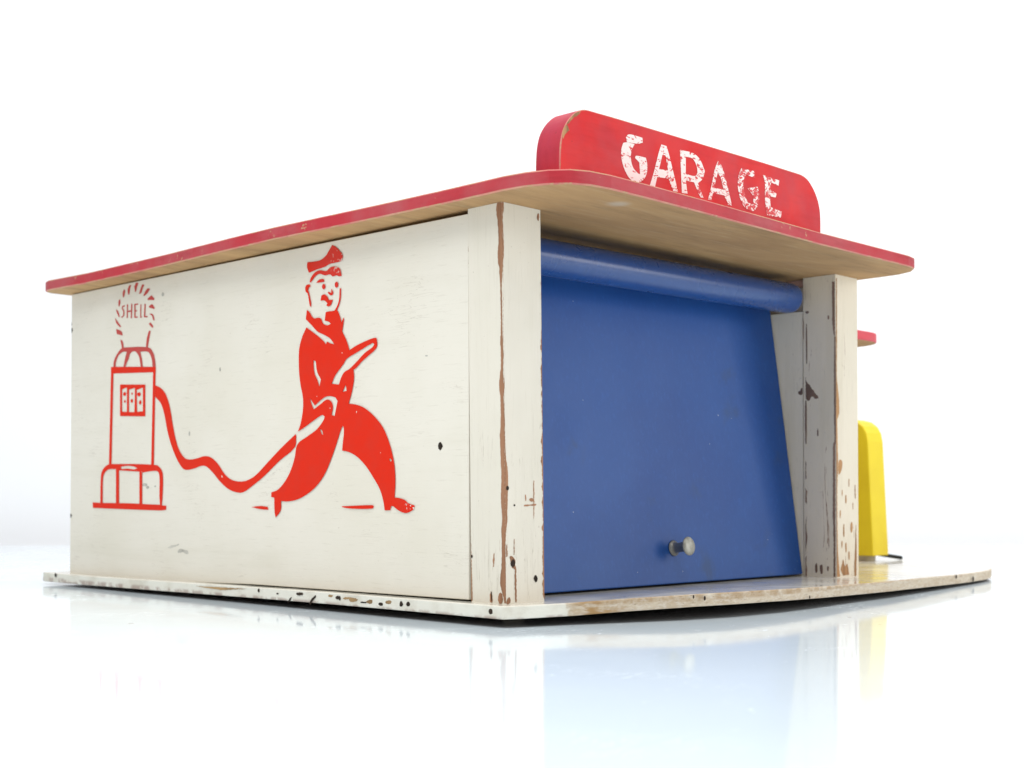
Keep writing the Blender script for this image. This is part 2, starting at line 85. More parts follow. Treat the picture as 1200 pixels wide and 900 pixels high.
'plate_left_wood': [[[72.95,-2.01],[74.22,-2.57],[75.76,-2.99],[77.33,-2.9],[78.67,-2.31],[77.55,-1.63],[75.77,-1.29],[74.28,-1.46]],[[64.43,-2.2],[64.59,-2.78],[66.08,-3.18],[67.55,-2.89],[68.25,-2.4],[67.35,-1.82],[66.09,-1.54],[64.58,-1.54]],[[53.23,-1.75],[53.99,-2.36],[55.19,-2.65],[56.56,-2.51],[56.92,-1.95],[56.32,-1.32],[55.19,-1.17],[53.84,-1.26]],[[30.46,-1.88],[31.3,-2.46],[32.49,-2.86],[33.82,-2.6],[33.98,-2.08],[33.66,-1.37],[32.5,-1.11],[31.07,-1.39]],[[25.54,-2.06],[26.31,-2.75],[27.49,-3.21],[28.92,-3.05],[29.59,-2.29],[28.65,-1.4],[27.49,-1.19],[26.38,-1.5]],[[75.99,-1.52],[76.93,-1.86],[79.4,-2.08],[81.79,-2.17],[82.17,-1.84],[81.21,-1.45],[79.4,-1.24],[77.51,-1.26]],[[22.04,-1.26],[22.49,-1.55],[23.46,-1.75],[24.26,-1.6],[24.91,-1.42],[24.46,-1.12],[23.46,-1.04],[22.45,-1.07]],[[25.24,-2.2],[24.35,-2.14],[24.35,-4.27],[24.97,-4.3]],[[43.66,-4.34],[34.33,-4.56],[16.39,-4.69],[25.24,-5.69],[38.96,-5.46]],[[185.37,-1.28],[146.45,-0.93],[165.45,-2.2]],[[88.43,-1.18],[88.74,-1.56],[89.98,-1.78],[91.05,-1.71],[91.38,-1.33],[90.98,-0.92],[89.98,-0.81],[88.72,-0.87]]],
'plate_corner_dark': [[[-1.4,-2.13],[-1.33,-2.84],[-0.45,-3.15],[0.27,-2.9],[0.63,-2.25],[0.35,-1.44],[-0.45,-1.19],[-1.33,-1.34]]]}
MARKS.update({'sign_wood': [[[-2.85,156.72],[-2.43,159.07],[-0.95,161.07],[-0.11,160.95],[0.95,159.44],[-1.38,157.85],[-2.22,155.98]],[[2.88,165.26],[6.31,166.82],[5.88,166.15],[3.73,164.57]],[[-0.95,161.07],[1.17,163.77],[2.88,165.26],[3.3,164.49],[0.74,161.97]]]})

# ------------------------------------------------------------------ materials
class NT:
    def __init__(self, name):
        self.m = bpy.data.materials.new(name); self.m.use_nodes = True
        self.t = self.m.node_tree; self.b = self.t.nodes['Principled BSDF']
        self.co = self.n('ShaderNodeTexCoord').outputs['Object']
    def n(self, typ, **kw):
        x = self.t.nodes.new(typ)
        for k, v in kw.items(): setattr(x, k, v)
        return x
    def link(self, a, b): self.t.links.new(a, b)
    def mapped(self, scale, loc=(0, 0, 0), rot=(0, 0, 0)):
        m = self.n('ShaderNodeMapping'); m.inputs['Scale'].default_value = scale
        m.inputs['Location'].default_value = loc; m.inputs['Rotation'].default_value = rot
        self.link(self.co, m.inputs['Vector']); return m.outputs['Vector']
    def noise(self, scale, stretch=(1, 1, 1), detail=4, rough=0.55, loc=(0, 0, 0), dist=0.0):
        x = self.n('ShaderNodeTexNoise'); x.inputs['Scale'].default_value = scale
        x.inputs['Detail'].default_value = detail; x.inputs['Roughness'].default_value = rough
        x.inputs['Distortion'].default_value = dist
        self.link(self.mapped(stretch, loc), x.inputs['Vector']); return x.outputs['Fac']
    def ramp(self, fac, a, b, va=0.0, vb=1.0):
        x = self.n('ShaderNodeMapRange'); x.clamp = True; x.interpolation_type = 'SMOOTHSTEP'
        x.inputs['From Min'].default_value = a; x.inputs['From Max'].default_value = b
        x.inputs['To Min'].default_value = va; x.inputs['To Max'].default_value = vb
        self.link(fac, x.inputs['Value']); return x.outputs['Result']
    def math(self, op, a, b):
        x = self.n('ShaderNodeMath', operation=op)
        for i, v in enumerate((a, b)):
            if isinstance(v, (int, float)): x.inputs[i].default_value = v
            else: self.link(v, x.inputs[i])
        return x.outputs[0]
    def mix(self, fac, a, b, blend='MIX'):
        x = self.n('ShaderNodeMix', data_type='RGBA', blend_type=blend)
        if isinstance(fac, (int, float)): x.inputs[0].default_value = fac
        else: self.link(fac, x.inputs[0])
        for i, v in ((6, a), (7, b)):
            if isinstance(v, tuple): x.inputs[i].default_value = (*v, 1)
            else: self.link(v, x.inputs[i])
        return x.outputs[2]
    def near(self, p, r0, r1):          # 1 close to point p (mm), 0 beyond
        x = self.n('ShaderNodeVectorMath', operation='DISTANCE'); self.link(self.co, x.inputs[0])
        x.inputs[1].default_value = Vector(p) * MM
        return self.ramp(x.outputs['Value'], r0 * MM, r1 * MM, 1, 0)
    def sep(self):
        x = self.n('ShaderNodeSeparateXYZ'); self.link(self.co, x.inputs[0]); return x.outputs
    def bump(self, h, strength=0.3, dist=0.0002, prev=None):
        x = self.n('ShaderNodeBump'); x.inputs['Strength'].default_value = strength
        x.inputs['Distance'].default_value = dist; self.link(h, x.inputs['Height'])
        if prev: self.link(prev, x.inputs['Normal'])
        return x.outputs['Normal']
    def done(self, col, rough=0.5, normal=None, spec=0.5):
        if isinstance(col, tuple): self.b.inputs['Base Color'].default_value = (*col, 1)
        else: self.link(col, self.b.inputs['Base Color'])
        if isinstance(rough, (int, float)): self.b.inputs['Roughness'].default_value = rough
        else: self.link(rough, self.b.inputs['Roughness'])
        self.b.inputs['Specular IOR Level'].default_value = spec
        if normal: self.link(normal, self.b.inputs['Normal'])
        return self.m

def cream_paint(name, col=(0.79, 0.765, 0.675), grain=(1, 1, 0.08), wear=0.0, dirt=0.5, crack=0.42):
    t = NT(name)
    dark = tuple(c * k for c, k in zip(col, (0.86, 0.85, 0.80)))
    c = t.mix(t.ramp(t.noise(18, detail=5), 0.35, 0.75), col, tuple(c * k for c, k in zip(col, (0.95, 0.945, 0.92))))
    c = t.mix(t.math('MULTIPLY', t.ramp(t.noise(60, grain, 6, 0.65, dist=0.4), 0.5, 0.8), dirt), c, dark)
    # hairline cracks along the grain
    crk = t.noise(420, tuple(g if g < 1 else 1 for g in grain), 3, 0.6, dist=0.6)
    line = t.math('SUBTRACT', 1, t.ramp(t.math('ABSOLUTE', t.math('SUBTRACT', crk, 0.5), 0), 0.0, 0.012))
    line = t.math('MULTIPLY', line, t.ramp(t.noise(34, (1, 1, 1), 3, loc=(3, 1, 2)), 0.5, 0.68))
    c = t.mix(t.math('MULTIPLY', line, crack), c, (0.42, 0.36, 0.27))
    g2 = t.ramp(t.noise(1100, tuple(g * 0.7 if g < 1 else 1 for g in grain), 4, 0.7, loc=(4, 4, 4), dist=0.3), 0.56, 0.74)
    c = t.mix(t.math('MULTIPLY', g2, 0.28), c, (0.52, 0.46, 0.36))
    # small dark specks
    sp = t.ramp(t.noise(900, detail=2, loc=(5, 2, 0)), 0.735, 0.77)
    c = t.mix(t.math('MULTIPLY', sp, 0.5), c, (0.36, 0.29, 0.21))
    if wear:
        w = t.ramp(t.noise(260, grain, 5, 0.7, loc=(9, 4, 1), dist=0.8), 0.70 - wear * 0.12, 0.72 - wear * 0.12)
        c = t.mix(w, c, (0.33, 0.19, 0.12))
    h = t.noise(330, grain, 5, 0.6)
    n = t.bump(h, 0.35, 0.0003); n = t.bump(t.noise(900, detail=3), 0.08, 0.0001, n)
    return t.done(c, t.ramp(t.noise(50), 0.3, 0.8, 0.36, 0.58), n, 0.35)

def bare_wood(name, col=(0.40, 0.20, 0.11), stretch=(1, 1, 0.06), spread=0.45, rough=0.75):
    t = NT(name)
    lo = tuple(c * (1 - spread) for c in col); hi = tuple(min(1, c * (1 + spread * 0.6)) for c in col)
    c = t.mix(t.ramp(t.noise(150, stretch, 6, 0.65, dist=0.5), 0.3, 0.7), lo, hi)
    c = t.mix(t.math('MULTIPLY', t.ramp(t.noise(600, stretch, 4, 0.7), 0.45, 0.75), 0.5), c, tuple(k * 0.55 for k in col))
    return t.done(c, rough, t.bump(t.noise(500, stretch, 5), 0.4, 0.0002), 0.25)

def red_paint(name, col, faded, grain=(0.15, 1, 1), wood=0.0):
    t = NT(name)
    c = t.mix(t.ramp(t.noise(35, detail=5, dist=0.3), 0.35, 0.72), col, faded)
    c = t.mix(t.math('MULTIPLY', t.ramp(t.noise(260, grain, 5, 0.65), 0.45, 0.8), 0.45), c, tuple(k * 0.62 for k in col))
    if wood:
        w = t.ramp(t.noise(120, detail=6, rough=0.75, loc=(2, 7, 1), dist=0.5), 0.66 - wood * 0.2, 0.70 - wood * 0.2)
        c = t.mix(w, c, (0.50, 0.30, 0.17))
    sp = t.ramp(t.noise(700, detail=2), 0.72, 0.76)
    c = t.mix(t.math('MULTIPLY', sp, 0.6), c, (0.16, 0.03, 0.03))
    n = t.bump(t.noise(380, grain, 5), 0.25, 0.00025)
    return t.done(c, t.ramp(t.noise(70), 0.3, 0.8, 0.42, 0.65), n, 0.2)

M = {}
M['wall'] = cream_paint('cream_wall_paint', (0.80, 0.752, 0.65), (1, 0.1, 1), 0, 0.5)
M['post'] = cream_paint('cream_post_paint', (0.775, 0.722, 0.615), (1, 1, 0.05), 0.05, 0.75, 0.7)
M['post_worn'] = cream_paint('worn_post_paint', (0.84, 0.755, 0.61), (1, 1, 0.10), 0.38, 0.9)
M['guide'] = cream_paint('door_guide_paint', (0.90, 0.82, 0.67), (1, 1, 0.10), 0.15, 0.9)
M['wood_strip'] = bare_wood('bare_brown_wood')
M['orange_wood'] = bare_wood('bare_orange_wood', (0.47, 0.255, 0.12))
M['pink_light'] = bare_wood('pink_light_gap_colour', (0.80, 0.50, 0.38), (1, 0.2, 1), 0.15)  # light leaking in under the roof, put in as pale pink colour
M['dark_wood'] = bare_wood('bruised_wood_and_underside_shade', (0.29, 0.19, 0.145))  # bruised chips, plus shade coloured onto the board underside
M['grime'] = bare_wood('nail_hole_dark', (0.035, 0.022, 0.014), (1, 1, 1), spread=0.6)
M['scuff'] = bare_wood('grey_scuff', (0.56, 0.53, 0.46), spread=0.35)
M['plate_wood'] = bare_wood('chipped_plywood', (0.42, 0.27, 0.13), (1, 0.2, 1))

# forecourt plate: varnished grey cream top
t = NT('glossy_cream_board')
c = t.mix(t.ramp(t.noise(14, detail=5), 0.35, 0.7), (0.70, 0.68, 0.60), (0.60, 0.57, 0.49))
c = t.mix(t.math('MULTIPLY', t.ramp(t.noise(260, (1, 0.3, 1), 5, 0.7), 0.5, 0.8), 0.4), c, (0.42, 0.36, 0.27))
M['plate'] = t.done(c, t.ramp(t.noise(40), 0.3, 0.8, 0.10, 0.24), t.bump(t.noise(300, detail=4), 0.12, 0.0002), 0.6)
# plate edge, painted at the left, bare ply at the front
t = NT('worn_plywood_edge')
xyz = t.sep()
ply = t.mix(t.ramp(t.noise(130, (0.5, 0.5, 2.5), 6, 0.75, dist=0.5), 0.35, 0.68), (0.62, 0.53, 0.40), (0.47, 0.36, 0.24))
ply = t.mix(t.math('MULTIPLY', t.ramp(t.noise(700, (0.5, 0.5, 1.5), 5, 0.8, loc=(2, 2, 2)), 0.46, 0.60), 0.7), ply, (0.66, 0.60, 0.51))
ply = t.mix(t.math('MULTIPLY', t.ramp(t.noise(1100, (0.4, 0.4, 1.6), 3), 0.60, 0.70), 0.6), ply, (0.24, 0.16, 0.10))
amber = t.near((30, -16, -2), 3, 14)
ply = t.mix(t.math('MULTIPLY', amber, t.ramp(t.noise(240, (0.5, 0.5, 2), 4), 0.36, 0.6)), ply, (0.40, 0.24, 0.10))
crm = t.mix(t.ramp(t.noise(90, detail=5), 0.4, 0.75), (0.79, 0.77, 0.68), (0.66, 0.62, 0.52))
low = t.math('MULTIPLY', t.ramp(xyz['Z'], -0.0046, -0.0031, 1, 0), t.ramp(t.noise(150, detail=5), 0.42, 0.58))
crm = t.mix(t.math('MULTIPLY', low, 0.7), crm, (0.34, 0.24, 0.20))
isply = t.ramp(t.math('ADD', xyz['X'], t.math('MULTIPLY', t.noise(300), 0.006)), 0.0205, 0.0225)
topl = t.math('MULTIPLY', t.ramp(xyz['Z'], -0.0011, -0.0001, 0, 1), t.ramp(t.noise(200, detail=4), 0.35, 0.6))
ply = t.mix(t.math('MULTIPLY', topl, 0.6), ply, (0.36, 0.22, 0.10))
M['plate_edge'] = t.done(t.mix(isply, crm, ply), 0.6, t.bump(t.noise(500, (1, 1, 2), 5), 0.5, 0.0003), 0.3)

M['red_edge'] = red_paint('faded_red_roof_edge', (0.48, 0.032, 0.045), (0.44, 0.085, 0.095), (0.2, 0.2, 1), 0.18)
M['red_top'] = red_paint('red_roof_top', (0.62, 0.04, 0.05), (0.55, 0.08, 0.09))
M['red_sign'] = red_paint('bright_red_sign_paint', (0.68, 0.018, 0.018), (0.54, 0.035, 0.045), (0.10, 1, 1), 0)
M['red_sign_end'] = red_paint('dull_red_sign_end', (0.46, 0.028, 0.045), (0.36, 0.035, 0.075), (1, 1, 0.4), 0.0)
M['red_canopy'] = red_paint('faded_red_canopy_edge', (0.64, 0.08, 0.10), (0.60, 0.14, 0.16), (0.2, 0.2, 1), 0.0)
M['arris'] = red_paint('rubbed_red_corner', (0.58, 0.17, 0.15), (0.60, 0.34, 0.22), (1, 1, 1), 0.75)

# underside of the roof: bare plywood, streaks across
t = NT('bare_plywood_underside')
c = t.mix(t.ramp(t.noise(26, (0.25, 1, 1), 6, 0.6, dist=0.7), 0.3, 0.72), (0.52, 0.32, 0.15), (0.37, 0.215, 0.10))
c = t.mix(t.math('MULTIPLY', t.ramp(t.noise(95, (0.18, 1, 1), 6, 0.7, loc=(1, 2, 3)), 0.46, 0.72), 0.6), c, (0.24, 0.145, 0.07))
c = t.mix(t.math('MULTIPLY', t.ramp(t.noise(420, (0.08, 1, 1), 4, 0.7), 0.5, 0.8), 0.4), c, (0.56, 0.42, 0.26))
c = t.mix(t.math('MULTIPLY', t.near((31, -26, 140), 1, 6), 0.45), c, (0.55, 0.49, 0.42))
M['underside'] = t.done(c, 0.7, t.bump(t.noise(400, (0.1, 1, 1), 5), 0.3, 0.0002), 0.12)

# blue door
def blue(name, base, rg=(0.39, 0.42), spec=0.25):
    t = NT(name)
    c = t.mix(t.ramp(t.noise(16, detail=6, rough=0.6), 0.35, 0.7), base, tuple(k * f for k, f in zip(base, (0.8, 0.82, 0.88))))
    c = t.mix(t.math('MULTIPLY', t.ramp(t.noise(45, detail=4, loc=(4, 1, 1)), 0.60, 0.74), 0.55), c, (0.035, 0.075, 0.17))
    c = t.mix(t.math('MULTIPLY', t.ramp(t.noise(650, (1, 1, 0.5), 4, 0.7), 0.48, 0.8), 0.35), c, tuple(k * 1.5 for k in base))
    c = t.mix(t.ramp(t.noise(520, detail=1, loc=(7, 7, 2)), 0.825, 0.84), c, (0.35, 0.42, 0.52))
    n = t.bump(t.noise(420, (1, 1, 0.6), 5), 0.3, 0.0002)
    return t.done(c, t.ramp(t.noise(60), 0.3, 0.8, *rg), n, spec)
M['door'] = blue('blue_door_paint', (0.021, 0.092, 0.335))
M['roller'] = blue('blue_roller_paint', (0.017, 0.070, 0.25), (0.26, 0.32), 0.5)

t = NT('yellow_pump_paint')
c = t.mix(t.ramp(t.noise(40, detail=5), 0.35, 0.75), (0.81, 0.63, 0.015), (0.74, 0.55, 0.012))
M['yellow'] = t.done(c, 0.5, t.bump(t.noise(350, (1, 1, 0.3), 4), 0.2, 0.0002), 0.4)
t = NT('black_rubber'); M['black'] = t.done(t.mix(t.noise(300), (0.012, 0.012, 0.012), (0.03, 0.03, 0.028)), 0.7, None, 0.15)
t = NT('pale_wood_disc'); M['disc'] = t.done(t.mix(t.noise(200), (0.55, 0.5, 0.4), (0.42, 0.37, 0.28)), 0.6)
t = NT('tarnished_knob_metal')
c = t.mix(t.ramp(t.noise(420, detail=4), 0.4, 0.65), (0.42, 0.42, 0.37), (0.29, 0.285, 0.24))
M['knob'] = t.done(c, 0.42, t.bump(t.noise(900), 0.2, 0.0001)); t.b.inputs['Metallic'].default_value = 0.2
t = NT('knob_shank_metal'); t.b.inputs['Metallic'].default_value = 0.6
M['shank'] = t.done(t.mix(t.noise(500), (0.33, 0.33, 0.31), (0.20, 0.20, 0.19)), 0.35)

# printed red; worn spots on hat and shoe
t = NT('printed_red_ink')
c = t.mix(t.ramp(t.noise(120, detail=5), 0.35, 0.75), (0.735, 0.024, 0.006), (0.69, 0.030, 0.012))
c = t.mix(t.math('MULTIPLY', t.ramp(t.noise(600, (1, 0.2, 1), 4, 0.7), 0.5, 0.8), 0.25), c, (0.60, 0.03, 0.02))
spots = t.ramp(t.noise(800, detail=1.5, loc=(1, 5, 3)), 0.60, 0.64)
mask = t.math('ADD', t.near((0, 46, 34), 3.5, 6.5), t.near((0, 90, 130), 3, 9))
mask = t.math('MINIMUM', mask, 1.0)
c = t.mix(t.math('MULTIPLY', spots, mask), c, (0.78, 0.74, 0.65))
c = t.mix(t.math('MULTIPLY', t.near((0, 95, 132), 8, 20), 0.5), c, (0.62, 0.06, 0.05))
rare = t.ramp(t.noise(420, detail=1, loc=(8, 2, 6)), 0.79, 0.81)
c = t.mix(rare, c, (0.78, 0.72, 0.62))
M['ink'] = t.done(c, 0.6, t.bump(t.noise(330, (1, 0.1, 1), 5), 0.2, 0.0002), 0.12)
# pump globe and its letters are printed darker and thinner
t = NT('printed_dull_red_ink')
M['ink_dull'] = t.done(t.mix(t.noise(200), (0.56, 0.045, 0.045), (0.47, 0.07, 0.05)), 0.5, None, 0.3)

# rubbed white letters
t = NT('rubbed_white_lettering')
xyz = t.sep()
rub = t.noise(300, (0.9, 1, 1.6), 4, 0.62, loc=(2, 0, 3), dist=1.6)
thr = t.ramp(xyz['X'], 0.03, 0.12, 0.41, 0.495)
w = t.ramp(t.math('SUBTRACT', rub, thr), -0.012, 0.012)
c = t.mix(w, (0.66, 0.045, 0.05), t.mix(t.noise(500), (0.93, 0.80, 0.76), (0.84, 0.76, 0.70)))
M['letter'] = t.done(c, 0.5, t.bump(w, 0.3, 0.0002), 0.35)

# ------------------------------------------------------------------ helpers
def empty(name, loc, label, cat):
    o = bpy.data.objects.new(name, None); C.objects.link(o); o.location = Vector(loc) * MM
    o.empty_display_size = 0.02; o['label'] = label; o['category'] = cat; return o

def link(name, bm, mats, parent=None, smooth=False, origin=None):
    """link bm (in mm, world frame) as one mesh object; parents sit unrotated at known places"""
    me = bpy.data.meshes.new(name)
    bm.normal_update()
    bm.transform(Matrix.Scale(MM, 4))
    off = Vector((0, 0, 0)); q = parent
    while q: off += q.location; q = q.parent
    bm.transform(Matrix.Translation(-off))
    bm.to_mesh(me); bm.free()
    for m in mats: me.materials.append(M[m] if isinstance(m, str) else m)
    if smooth:
        for p in me.polygons: p.use_smooth = True
    o = bpy.data.objects.new(name, me); C.objects.link(o)
    if parent: o.parent = parent
    return o

def box(bm, x0, x1, y0, y1, z0, z1, mi=0):
    v = [bm.verts.new((x, y, z)) for z in (z0, z1) for y in (y0, y1) for x in (x0, x1)]
    for f in ((0, 2, 3, 1), (4, 5, 7, 6), (0, 1, 5, 4), (2, 6, 7, 3), (0, 4, 6, 2), (1, 3, 7, 5)):
        bm.faces.new([v[i] for i in f]).material_index = mi

def prism(bm, outline, axis, a, b, side_mi=0, cap_a=0, cap_b=0):
    """extrude a 2-D outline along axis between a and b"""
    def P(u, w, h):
        return {'z': (u, w, h), 'y': (u, h, w), 'x': (h, u, w)}[axis]
    va = [bm.verts.new(P(u, w, a)) for u, w in outline]; vb = [bm.verts.new(P(u, w, b)) for u, w in outline]
    n = len(outline)
    fa = bm.faces.new(va); fb = bm.faces.new(vb)
    fa.material_index = cap_a; fb.material_index = cap_b
    for i in range(n):
        bm.faces.new((va[i], va[(i + 1) % n], vb[(i + 1) % n], vb[i])).material_index = side_mi
    bmesh.ops.recalc_face_normals(bm, faces=bm.faces[:])

def bevel(bm, w, seg=2, mi=-1, ang=50):
    es = [e for e in bm.edges if e.is_manifold and e.calc_face_angle(0) > math.radians(ang)]
    bmesh.ops.bevel(bm, geom=es, offset=w, segments=seg, affect='EDGES', profile=0.5, material=mi)

def lathe(bm, prof, seg=32, mi=0):
    """prof: (radius, height) along local z"""
    rings = [[bm.verts.new((r * math.cos(2 * math.pi * k / seg), r * math.sin(2 * math.pi * k / seg), h)) for k in range(seg)] for r, h in prof]
    for a, b in zip(rings, rings[1:]):
        for k in range(seg):
            bm.faces.new((a[k], a[(k + 1) % seg], b[(k + 1) % seg], b[k])).material_index = mi
    bm.faces.new(rings[0][::-1]).material_index = mi; bm.faces.new(rings[-1]).material_index = mi

def smooth_loop(pts, step=5, sharp=52):
    """closed Catmull-Rom through the points, keeping sharp corners"""
    n = len(pts); P = [Vector((p[0], p[1])) for p in pts]; out = []
    def corner(i):
        a = P[i] - P[i - 1]; b = P[(i + 1) % n] - P[i]
        if a.length < 1e-6 or b.length < 1e-6: return True
        return abs(a.angle_signed(b, 0)) > math.radians(sharp)
    cr = [corner(i) for i in range(n)]
    for i in range(n):
        p1, p2 = P[i], P[(i + 1) % n]
        L = (p2 - p1).length
        m1 = Vector((0, 0)) if cr[i] else (P[(i + 1) % n] - P[i - 1]).normalized() * L
        m2 = Vector((0, 0)) if cr[(i + 1) % n] else (P[(i + 2) % n] - P[i]).normalized() * L
        if cr[i]: m1 = (p2 - p1)
        if cr[(i + 1) % n]: m2 = (p2 - p1)
        for k in range(step):
            s = k / step; s2, s3 = s * s, s * s * s
            out.append(p1 * (2 * s3 - 3 * s2 + 1) + m1 * (s3 - 2 * s2 + s) + p2 * (-2 * s3 + 3 * s2) + m2 * (s3 - s2))
    return out

def fill(bm, loops, put, mi=0, smooth=True, step=4):
    """fill a polygon with holes, put(u, w) -> 3-D point"""
    cu = bpy.data.curves.new('tmp', 'CURVE'); cu.dimensions = '2D'; cu.fill_mode = 'BOTH'
    for lp in loops:
        pts = smooth_loop(lp, step) if smooth else [Vector(p) for p in lp]
        s = cu.splines.new('POLY'); s.points.add(len(pts) - 1); s.use_cyclic_u = True
        for q, p in zip(s.points, pts): q.co = (p.x, p.y, 0, 1)
    ob = bpy.data.objects.new('tmp', cu); C.objects.link(ob)
    dg = bpy.context.evaluated_depsgraph_get(); me = bpy.data.meshes.new_from_object(ob.evaluated_get(dg))
    seen = {}
    for p in me.polygons:
        vs = []
        for i in p.vertices:
            co = me.vertices[i].co; k = (round(co.x, 3), round(co.y, 3))
            if k not in seen: seen[k] = bm.verts.new(put(co.x, co.y))
            vs.append(seen[k])
        if len(set(vs)) == len(vs):
            try: bm.faces.new(vs).material_index = mi
            except ValueError: pass
    bpy.data.objects.remove(ob); bpy.data.curves.remove(cu); bpy.data.meshes.remove(me)

def ragged(lp, amp, seed, step=0.45, closed=True):
    rnd = random.Random(str(seed) + str(len(lp))); out = []; n = len(lp)
    for i in range(n if closed else n - 1):
        a = Vector(lp[i]); b = Vector(lp[(i + 1) % n]); L = (b - a).length; k = max(1, int(L / step))
        for j in range(k):
            p = a.lerp(b, j / k); s_ = min(1.0, L / 1.2) * amp
            out.append((p.x + rnd.uniform(-s_, s_), p.y + rnd.uniform(-s_, s_)))
    return out

def decals(bm, key, put, mi, smooth=True):
    for i, lp in enumerate(MARKS[key]):
        e = 0.004 * (i % 9)
        if len(lp) == 4: lp = [(p.x, p.y) for p in smooth_loop(lp, 3, 179)]
        fill(bm, [ragged(lp, 0.16 if 'dark' not in key else 0.10, key)], lambda u, w: put(u, w, e), mi, False, 3)

def sm(t, a, b):
    t = max(0.0, min(1.0, (t - a) / (b - a))); return t * t * (3 - 2 * t)

# ------------------------------------------------------------------ the garage
G = empty('toy_garage', (0, 0, 0), 'old wooden toy garage with a blue door, red roof and red GARAGE sign board', 'toy garage')

# --- base board, slightly warped
def warp(x, y):
    return -1.5 * sm(y, 60, 330) - 1.7 * sm(x, 190, 345) + 1.9 * sm(x, -5, 75) * (1 - sm(x, 75, 215)) * sm(-y, 4, 22)
outline = [(-5.4, -4.2), (-4.9, -4.9), (2.8, -8.0), (19.0, -13.5), (37.8, -21.9), (59.3, -31.0), (83.1, -36.8), (114.5, -38.5), (145, -36.5), (176.2, -33.0),
           (216.7, -29.6), (250.0, -25.0), (285, -20), (318, -15), (345, -10.5), (362, -6), (380, 2), (402, 16), (428, 42), (446, 76), (454, 118), (455, 200), (455, 332),
           (0, 332), (-3.6, 330.5), (-5.0, 326), (-5.1, 220), (-5.2, 110)]
bm = bmesh.new(); prism(bm, outline, 'z', -4.6, 0, 1, 4, 0)  # underside cap coloured dark to deepen the contact shadow and its reflection
bevel(bm, 0.45, 2, 1, 60)
for k in range(-1, 24):
    for co, no in (((k * 20 + 3, 0, 0), (1, 0, 0)), ((0, k * 15 - 21.3, 0), (0, 1, 0))):
        bmesh.ops.bisect_plane(bm, geom=bm.verts[:] + bm.edges[:] + bm.faces[:], plane_co=co, plane_no=no)
bmesh.ops.triangulate(bm, faces=[f for f in bm.faces if len(f.verts) > 4])
decals(bm, 'plate_left_wood', lambda y, z, e: (-5.32 - e, y, max(z, -4.2)), 2)
decals(bm, 'plate_left_dark', lambda y, z, e: (-5.40 - e, y, z), 3)
decals(bm, 'plate_corner_dark', lambda y, z, e: (-5.40 - e, y + 1.5, z), 3)
for (x, y, z, r) in ((69, -34.3, 0.3, 0.75), (64, -33, 1.0, 0.6), (133.5, -37.9, -2.6, 0.6), (297, -18.4, -2.2, 0.9), (322, -15, -4.6, 1.2)):
    v = [bm.verts.new((x + r * math.cos(a) * 0.9, y - 0.35, z + r * 1.2 * math.sin(a) - warp(x, y))) for a in [i * 0.785 for i in range(8)]]
    bm.faces.new(v).material_index = 3
for v in bm.verts: v.co.z += warp(v.co.x, v.co.y)
link('base_board', bm, ['plate', 'plate_edge', 'plate_wood', 'grime', 'dark_wood'], G)
for x, y in ((25, 20), (25, 280), (215, 10), (410, 120), (410, 300)):
    bm = bmesh.new(); lathe(bm, [(4, 0), (4, 3.2)], 20)
    bmesh.ops.translate(bm, verts=bm.verts[:], vec=(x, y, -7.6))
    link('foot', bm, ['disc'], G)

# --- left side wall with the printed pictures
bm = bmesh.new()
prism(bm, [(17.7, 0.7), (150, 0.15), (220, -1.5), (309.2, -2.5), (309.2, 139.7), (150, 139.2), (17.7, 138.5)], 'x', 0, 7)
bevel(bm, 0.25, 1)
decals(bm, 'wall_grey', lambda y, z, e: (-0.05 - e, min(y, 308.9), z), 1)
decals(bm, 'wall_dark', lambda y, z, e: (-0.10 - e, min(y, 308.9), z), 2)
left_wall = link('side_wall', bm, ['wall', 'scuff', 'grime'], G)
left_wall['label'] = 'cream side wall printed with a red petrol pump and attendant'
def picture(name, art, base, dull=0):
    bm = bmesh.new()
    for i, loops in enumerate(art):
        x = -(base + 0.003 * i)
        fill(bm, loops, lambda u, w: (x, u, w), 1 if i < dull else 0)
    return link(name, bm, ['ink', 'ink_dull'], left_wall)
picture('printed_petrol_pump', PUMP_ART, 0.10, 28)
picture('printed_attendant', MAN_ART, 0.30)

# --- corner posts
bm = bmesh.new(); box(bm, 0, 19.3, 0, 17.3, -2.5, 140); bevel(bm, 0.35, 2)
fill(bm, [[(max(p[0], -0.05), p[1]) for p in ragged(MARKS['post_left_strip'][0], 0.10, 'a', 0.5)]], lambda y, z: (-0.06, y, z), 1, False)
st = ragged(MARKS['post_front_strip'][0], 0.10, 'b', 0.5, False)
ff = [(-0.06, st[0][1])] + [(max(p[0], -0.05), p[1]) for p in st] + [(-0.06, st[-1][1])]
fill(bm, [ff], lambda x, z: (x, -0.06, z), 1, False)
decals(bm, 'post_front_wood', lambda x, z, e: (x, -0.07 - e, z), 1)
decals(bm, 'post_front_edge', lambda x, z, e: (min(x, 19.32), -0.07 - e, z), 1, False)
decals(bm, 'post_left_wood', lambda y, z, e: (-0.07 - e, min(y, 17.3), z), 1)
decals(bm, 'post_front_dark', lambda x, z, e: (x, -0.14 - e, z), 2)
decals(bm, 'post_left_dark', lambda y, z, e: (-0.14 - e, min(y, 17.35), z), 2)
for v in bm.verts:
    s = 0.56 - 0.96 * (v.co.z / 140.0)          # the post leans a little
    v.co.x += s; v.co.y -= s
link('corner_post', bm, ['post', 'wood_strip', 'grime'], G)
bm = bmesh.new(); box(bm, 217.3, 236.6, 0, 17.3, -2.5, 140); bevel(bm, 0.35, 2)
decals(bm, 'rpost_front_wood', lambda x, z, e: (max(x, 217.3), -0.07 - e, z), 1)
decals(bm, 'rpost_inner_wood', lambda y, z, e: (217.23 - e, min(max(y, 0.0), 17.3), z), 2)
